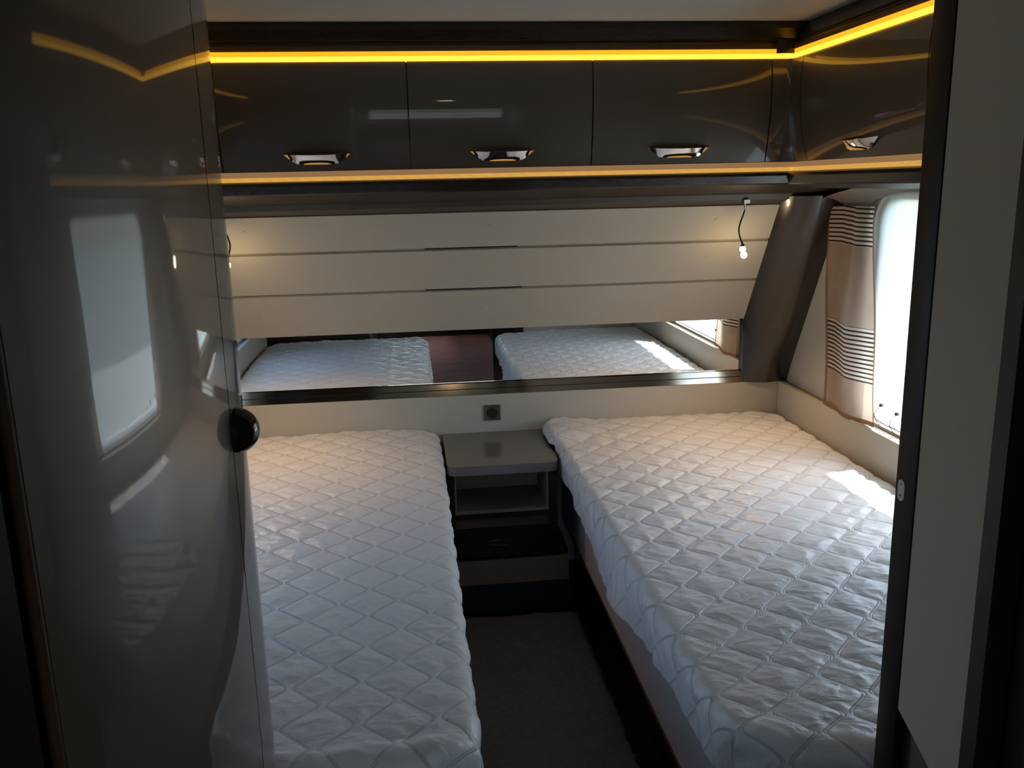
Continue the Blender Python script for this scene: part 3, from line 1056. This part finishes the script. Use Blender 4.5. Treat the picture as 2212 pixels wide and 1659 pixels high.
# ================================================================== bedside cabinet
bc = thing('bedside_cabinet', (0.283, 3.05, 0.0), 'narrow dark bedside cabinet with a taupe top between the two beds', 'cabinet')
NF = 2.862
bm = bmesh.new()
r = 0.035
pts = []
for (cx_, cy_, a0) in ((0.470 - r, 2.822 + r, 270), ):
    pts += [(cx_ + r * math.cos(R(a0 + 90 * k / 6)), cy_ + r * math.sin(R(a0 + 90 * k / 6))) for k in range(7)]
pts += [(0.470, 3.237), (0.088, 3.237)]
pts += [(0.088 + r + r * math.cos(R(180 + 90 * k / 6)), 2.822 + r + r * math.sin(R(180 + 90 * k / 6))) for k in range(7)]
tp = prism('tabletop', pts, 'z', 0.540, 0.573, M['desk'], bc, bevel=0.002)
box('side_panel', 0.088, 0.112, NF, 3.235, 0.222, 0.540, M['dark'], bc)
box('side_panel', 0.439, 0.470, NF, 3.235, 0.222, 0.540, M['dark'], bc)
box('back_panel', 0.112, 0.439, 3.10, 3.115, 0.39, 0.540, M['niche'], bc, bevel=0)
box('niche_side', 0.112, 0.118, NF + 0.012, 3.10, 0.39, 0.540, M['niche'], bc, bevel=0)
box('niche_side', 0.433, 0.439, NF + 0.012, 3.10, 0.39, 0.540, M['niche'], bc, bevel=0)
box('shelf', 0.112, 0.439, NF + 0.004, 3.10, 0.385, 0.397, M['niche'], bc, bevel=0.001)
box('rail', 0.112, 0.439, NF, 2.90, 0.367, 0.3845, M['dark'], bc)
prism('sloping_fascia', [(NF + 0.004, 0.332), (NF + 0.020, 0.3665), (2.92, 0.3665), (2.92, 0.332)], 'x', 0.112, 0.439, mat('reddish dark gloss', (0.055, 0.028, 0.018), 0.25), bc, bevel=0.001)
dr = box('drawer', 0.113, 0.438, NF - 0.002, 3.09, 0.222, 0.331, M['dark'], bc, bevel=0.003)
# oval ring pull
bm = bmesh.new()
rings = []
for k in range(36):
    a = 2 * math.pi * k / 36
    c = Vector((0.262 + 0.042 * math.cos(a), NF - 0.004, 0.277 + 0.010 * math.sin(a)))
    out = Vector((math.cos(a), 0, math.sin(a)))
    rings.append([bm.verts.new(c + out * 0.003 * math.cos(b) + Vector((0, 0.004 * math.sin(b), 0))) for b in [2 * math.pi * q / 8 for q in range(8)]])
for i in range(36):
    for q in range(8):
        bm.faces.new((rings[i][q], rings[i][(q + 1) % 8], rings[(i + 1) % 36][(q + 1) % 8], rings[(i + 1) % 36][q]))
finish(bm, 'ring_pull', M['blackchrome'], dr, smooth=60)
box('lower_panel', 0.06, 0.508, 2.864, 2.88, 0.118, 0.210, M['tan'], bc, bevel=0.001)
box('plinth', 0.06, 0.512, 2.90, 3.2, 0.0, 0.222, M['dark'], bc, bevel=0)
box('kick_board', 0.06, 0.512, 2.866, 2.898, 0.0, 0.116, M['black'], bc, bevel=0.001)

# ================================================================== rug and carpet
def pile_rug(name, x0, x1, y0, y1, z, m, label, step=0.007, amp=0.006, rag=0.012):
    nx_, ny_ = int((x1 - x0) / step), int((y1 - y0) / step)
    u, v = np.meshgrid(np.linspace(x0, x1, nx_), np.linspace(y0, y1, ny_))
    e = np.minimum(np.minimum(u - x0, x1 - u), np.minimum(v - y0, y1 - v))
    # rounded corners
    rc = 0.05
    dx = np.clip(rc - np.minimum(u - x0, x1 - u), 0, None); dy = np.clip(rc - np.minimum(v - y0, y1 - v), 0, None)
    L = np.sqrt(dx * dx + dy * dy)
    sc = np.where(L > rc, rc / (L + 1e-9), 1.0)
    sx = np.where(u - x0 < x1 - u, 1, -1); sy = np.where(v - y0 < y1 - v, 1, -1)
    cxx = np.where(dx > 0, np.where(sx > 0, x0 + rc, x1 - rc), u); cyy = np.where(dy > 0, np.where(sy > 0, y0 + rc, y1 - rc), v)
    X = np.where((dx > 0) & (dy > 0), cxx - sx * dx * sc, u); Y = np.where((dx > 0) & (dy > 0), cyy - sy * dy * sc, v)
    rnd = np.random.RandomState(3)
    jit = np.clip(1 - e / 0.01, 0, 1)
    X = X + jit * (rnd.rand(*u.shape) - 0.5) * rag; Y = Y + jit * (rnd.rand(*u.shape) - 0.5) * rag
    Z = z + rnd.rand(*u.shape) * amp * 0.5 + vnoise(u * 18, v * 18) * amp - jit * (z - 0.001)
    Z = np.maximum(Z, 0.0008)
    co = np.stack([X, Y, Z], -1).reshape(-1, 3)
    idx = np.arange(nx_ * ny_).reshape(ny_, nx_)
    F = np.stack([idx[:-1, :-1], idx[:-1, 1:], idx[1:, 1:], idx[1:, :-1]], -1).reshape(-1, 4)
    me = bpy.data.meshes.new(name)
    me.from_pydata(co.tolist(), [], F.tolist())
    me.shade_smooth()
    return tag(link(name, me, m), label, 'rug')


pile_rug('rug', 0.03, 0.532, 1.15, 2.832, 0.014, M['rug'], 'dark taupe shaggy rug on the floor of the aisle between the beds')
pile_rug('rug', -0.05, 0.75, -2.3, 1.12, 0.010, M['carpet'], 'rosy brown carpet runner seen in the mirror between the two beds', step=0.015)

# ================================================================== wardrobe with curved glossy door
G = Vector((-0.23, 1.13, 0))


def arc_pts(p, t0, t1, w, n, sgn):
    out = [p.copy()]
    for i in range(n):
        t = R(t0 + (t1 - t0) * (i + 0.5) / n)
        p = p + Vector((math.sin(t), math.cos(t), 0)) * (sgn * w / n)
        out.append(p.copy())
    return out


TG, TE, TS = -1.0, 26.0, -12.5
full = arc_pts(G, TG, TE, 0.425, 85, -1)[::-1]           # E ... G
GI = len(full) - 11                                      # the gap sits a little before the bend
door_p = full[:GI - 0]
gdir = (full[GI] - full[GI - 1]).normalized()
post_p = [full[GI - 1] + gdir * 0.0024] + full[GI:] + arc_pts(G, TG, TS, 0.066, 10, 1)[1:]
post_p += arc_pts(post_p[-1], TS, -89, 0.05, 14, 1)[1:]
wd = thing('wardrobe', (-0.55, 0.95, 0.0), 'tall glossy taupe wardrobe with a curved door beside the left bed', 'wardrobe')


def shell(name, pts, z0, z1, m, parent, th=0.018):
    bm = bmesh.new()
    ins = []
    for i, p in enumerate(pts):
        t = (pts[min(i + 1, len(pts) - 1)] - pts[max(i - 1, 0)]).normalized()
        ins.append(p - Vector((t.y, -t.x, 0)) * th)
    loop = pts + ins[::-1]
    A = [bm.verts.new((p.x, p.y, z0)) for p in loop]
    B = [bm.verts.new((p.x, p.y, z1)) for p in loop]
    n = len(loop)
    for i in range(n):
        bm.faces.new((A[i], A[(i + 1) % n], B[(i + 1) % n], B[i]))
    for i in range(len(pts) - 1):
        j = n - 1 - i
        bm.faces.new((A[i], A[i + 1], A[j - 1], A[j]))
        bm.faces.new((B[i], B[i + 1], B[j - 1], B[j]))
    return finish(bm, name, m, parent, smooth=30)


wdoor = shell('door', door_p, 0.06, CZ - 0.004, M['lacquer'], wd)
shell('corner_post', post_p, 0.0, CZ - 0.002, M['lacquer'], wd)
# thin bright seal in the gap
gp = full[GI - 1]
gn = Vector((gdir.y, -gdir.x, 0))
shell('seal', [gp - gn * 0.003 + gdir * 0.0002, gp - gn * 0.003 + gdir * 0.0022], 0.06, CZ - 0.004, M['black'], wd, th=0.004)
shell('edge_bead', [gp + gdir * 0.0016 + gn * 0.0003, gp + gdir * 0.0024 + gn * 0.0003], 0.06, CZ - 0.004, M['bronze'], wd, th=0.003)
E_ = door_p[0]
bx_y1 = post_p[-1].y
box('back_panel', XL + 0.001, post_p[-1].x + 0.002, bx_y1 - 0.018, bx_y1, 0, CZ - 0.001, M['dark'], wd, bevel=0)
box('side_panel', XL + 0.001, E_.x - 0.05, E_.y + 0.005, E_.y + 0.023, 0, CZ - 0.001, M['dark'], wd, bevel=0)
box('plinth', XL + 0.001, -0.30, E_.y + 0.025, bx_y1 - 0.02, 0, 0.055, M['dark'], wd, bevel=0)
# brown edge strip and dark door jamb on the near side
t_e = Vector((math.sin(R(TE)), math.cos(R(TE)), 0))
n_e = Vector((t_e.y, -t_e.x, 0))
tube('edge_strip', [(E_.x - t_e.x * 0.005 - n_e.x * 0.004, E_.y - t_e.y * 0.005 - n_e.y * 0.004, z) for z in (0.0, 0.6, 1.2, CZ - 0.002)], 0.0055, mat('brown jamb edge', (0.045, 0.024, 0.013), 0.6, spec=0.25), wd, n=14)
jm = thing('trim_11', (-0.4, 0.6, 0), None, None); tag(jm, kind='structure')
prism('jamb', [(E_.x - 0.012, E_.y - 0.016), (E_.x - 0.11, E_.y - 0.26), (E_.x - 0.16, E_.y - 0.24), (E_.x - 0.05, E_.y + 0.003)], 'z', 0.0, CZ - 0.001, M['dark'], jm, bevel=0.002)
box('partition', XL + 0.001, E_.x - 0.17, 0.60, 0.63, 0.0, CZ - 0.001, M['dark'], jm, bevel=0)

# D-shaped knob on the corner post
kb_c = full[GI + 2] + gn * 0.0005 + Vector((0, 0, 1.205))
view = Vector((kb_c.x, kb_c.y, kb_c.z - 1.5)).normalized()
side_v = Vector((math.cos(R(-8)), -math.sin(R(8)) * -1, 0)).normalized()
side_v = gn.normalized()
fwd_v = gdir.normalized()
bm = bmesh.new()
def dpt(a, rad, dep):
    return kb_c + side_v * (0.92 * rad * math.cos(a)) + Vector((0, 0, 1)) * (0.92 * rad * math.sin(a)) + fwd_v * dep
prof = [(0.0245, -0.006), (0.0262, -0.0075), (0.0275, -0.006), (0.0312, 0.004), (0.0316, 0.010), (0.0305, 0.015), (0.022, 0.019), (0.0, 0.020)]
angs = [R(-92 + 184 * k / 28) for k in range(29)]
cols = [[bm.verts.new(dpt(a, rr_, dp)) for rr_, dp in prof[:-1]] for a in angs]
cb = bm.verts.new(dpt(0, 0, 0.020))
cf = bm.verts.new(dpt(0, 0, -0.002))
fr = [bm.verts.new(dpt(a, 0.0240, -0.003)) for a in angs]
for i in range(28):
    for j in range(len(prof) - 2):
        bm.faces.new((cols[i][j], cols[i + 1][j], cols[i + 1][j + 1], cols[i][j + 1]))
    bm.faces.new((cols[i][-1], cols[i + 1][-1], cb))
    bm.faces.new((fr[i], fr[i + 1], cols[i + 1][0], cols[i][0]))
    bm.faces.new((fr[i + 1], fr[i], cf))
for i in (0, 28):
    loop = [cf, fr[i]] + cols[i] + [cb]
    bm.faces.new(loop if i else loop[::-1])
kn = finish(bm, 'knob', M['blackchrome'], wd, smooth=40)
tube('hub', [kb_c + side_v * -0.004 + fwd_v * -0.010, kb_c + side_v * -0.004 + fwd_v * 0.004], 0.0105, M['black'], kn, n=20)

# ================================================================== right door post, beige board
pt = thing('door_post', (0.64, 1.03, 0.0), 'tall dark brown door post at the foot of the right bed with pale latch plate', 'post')
prism('post', [(0.640, 1.0185), (0.6405, 1.0175), (0.69, 1.0175), (0.69, 1.063), (0.6405, 1.063), (0.640, 1.062)], 'z', 0, CZ - 0.001, M['post'], pt, bevel=0.0008)
# latch plate: rounded slot shape let into the aisle face
lp = []
for k in range(9):
    a = R(180 * k / 8); lp.append((1.0475 + 0.0075 * math.cos(a), 1.0955 + 0.0075 * math.sin(a)))
for k in range(9):
    a = R(180 + 180 * k / 8); lp.append((1.0475 + 0.0075 * math.cos(a), 1.0805 + 0.0075 * math.sin(a)))
lpm = prism('latch_plate', lp, 'x', 0.6385, 0.6405, mat('pale plastic', (0.86, 0.85, 0.87), 0.45), pt, bevel=0.0004)
for z_ in (1.081, 1.097):
    disc('screw', (0.6385, 1.0475, z_), (-1, 0, 0), 0.0016, 0.0005, M['darkgrey'], pt, n=8)

ang = R(14)
dv = Vector((-math.sin(ang), -math.cos(ang), 0))        # towards the camera
nv = Vector((-dv.y * -1, dv.x * -1, 0))                 # facing the aisle
nv = Vector((dv.y, -dv.x, 0))
A0 = Vector((0.6415, 1.016, 0))


def slab(name, a, b, off0, off1, z0, z1, m, parent, bevel=0.001):
    P = [A0 + dv * a + nv * off0, A0 + dv * b + nv * off0, A0 + dv * b + nv * off1, A0 + dv * a + nv * off1]
    return prism(name, [(p.x, p.y) for p in P], 'z', z0, z1, m, parent, bevel=bevel)


wp = thing('trim_12', (0.65, 0.92, 0.0), None, None); tag(wp, kind='structure')
slab('upper_board', 0.0, 0.222, 0.0, -0.018, 0.780, CZ - 0.001, M['beige'], wp)
slab('lower_board', 0.0, 0.222, -0.010, -0.026, 0.0, 0.778, M['darkgrey'], wp)
slab('near_jamb', 0.2225, 0.26, 0.004, -0.03, 0.0, CZ - 0.001, M['post'], wp)
slab('near_board', 0.261, 0.50, -0.02, -0.04, 0.0, CZ - 0.001, M['darkgrey'], wp)
pw = box('wall_partition', 0.692, XR - 0.001, 1.03, 1.05, 0.0, CZ - 0.001, M['wall'], bevel=0)
tag(pw, kind='structure')

# ================================================================== the room behind the camera (seen in mirror and gloss)
bn = thing('bench_seat', (1.1, -1.9, 0.0), 'dark upholstered bench along the right wall behind the camera', 'bench')
box('base', 0.86, XR - 0.005, -2.9, -0.9, 0.0, 0.36, M['dark'], bn)
box('cushion', 0.84, XR - 0.005, -2.9, -0.9, 0.362, 0.48, M['seat'], bn, bevel=0.03, seg=3)
kc = thing('low_cabinet', (-0.6, -1.9, 0.0), 'dark low cabinet along the left wall behind the camera', 'cabinet')
box('body', XL + 0.005, -0.30, -2.9, -0.6, 0.0, 0.84, M['dark'], kc)
box('worktop', XL + 0.005, -0.28, -2.9, -0.6, 0.842, 0.87, M['desk'], kc)
bk = thing('low_cabinet', (0.3, -3.1, 0.0), 'dark chest with a brown front under the rear window behind the camera', 'cabinet')
box('body', -0.2, 0.8, -3.38, -2.75, 0.0, 0.60, M['brown'], bk)
box('top', -0.2, 0.8, -3.38, -2.74, 0.602, 0.63, M['desk'], bk)

cl = thing('ceiling_lamp', (0.33, -2.0, CZ - 0.02), 'small warm ceiling lamp behind the camera, seen only in the chrome rail', 'lamp')
disc('housing', (0.33, -2.0, CZ - 0.001), (0, 0, -1), 0.07, 0.016, M['chrome'], cl, n=28)
disc('diffuser', (0.33, -2.0, CZ - 0.0175), (0, 0, -1), 0.06, 0.004, mat('warm diffuser', (1, 0.9, 0.7), 0.5, emit=(1.0, 0.72, 0.42), estr=40.0), cl, n=28)
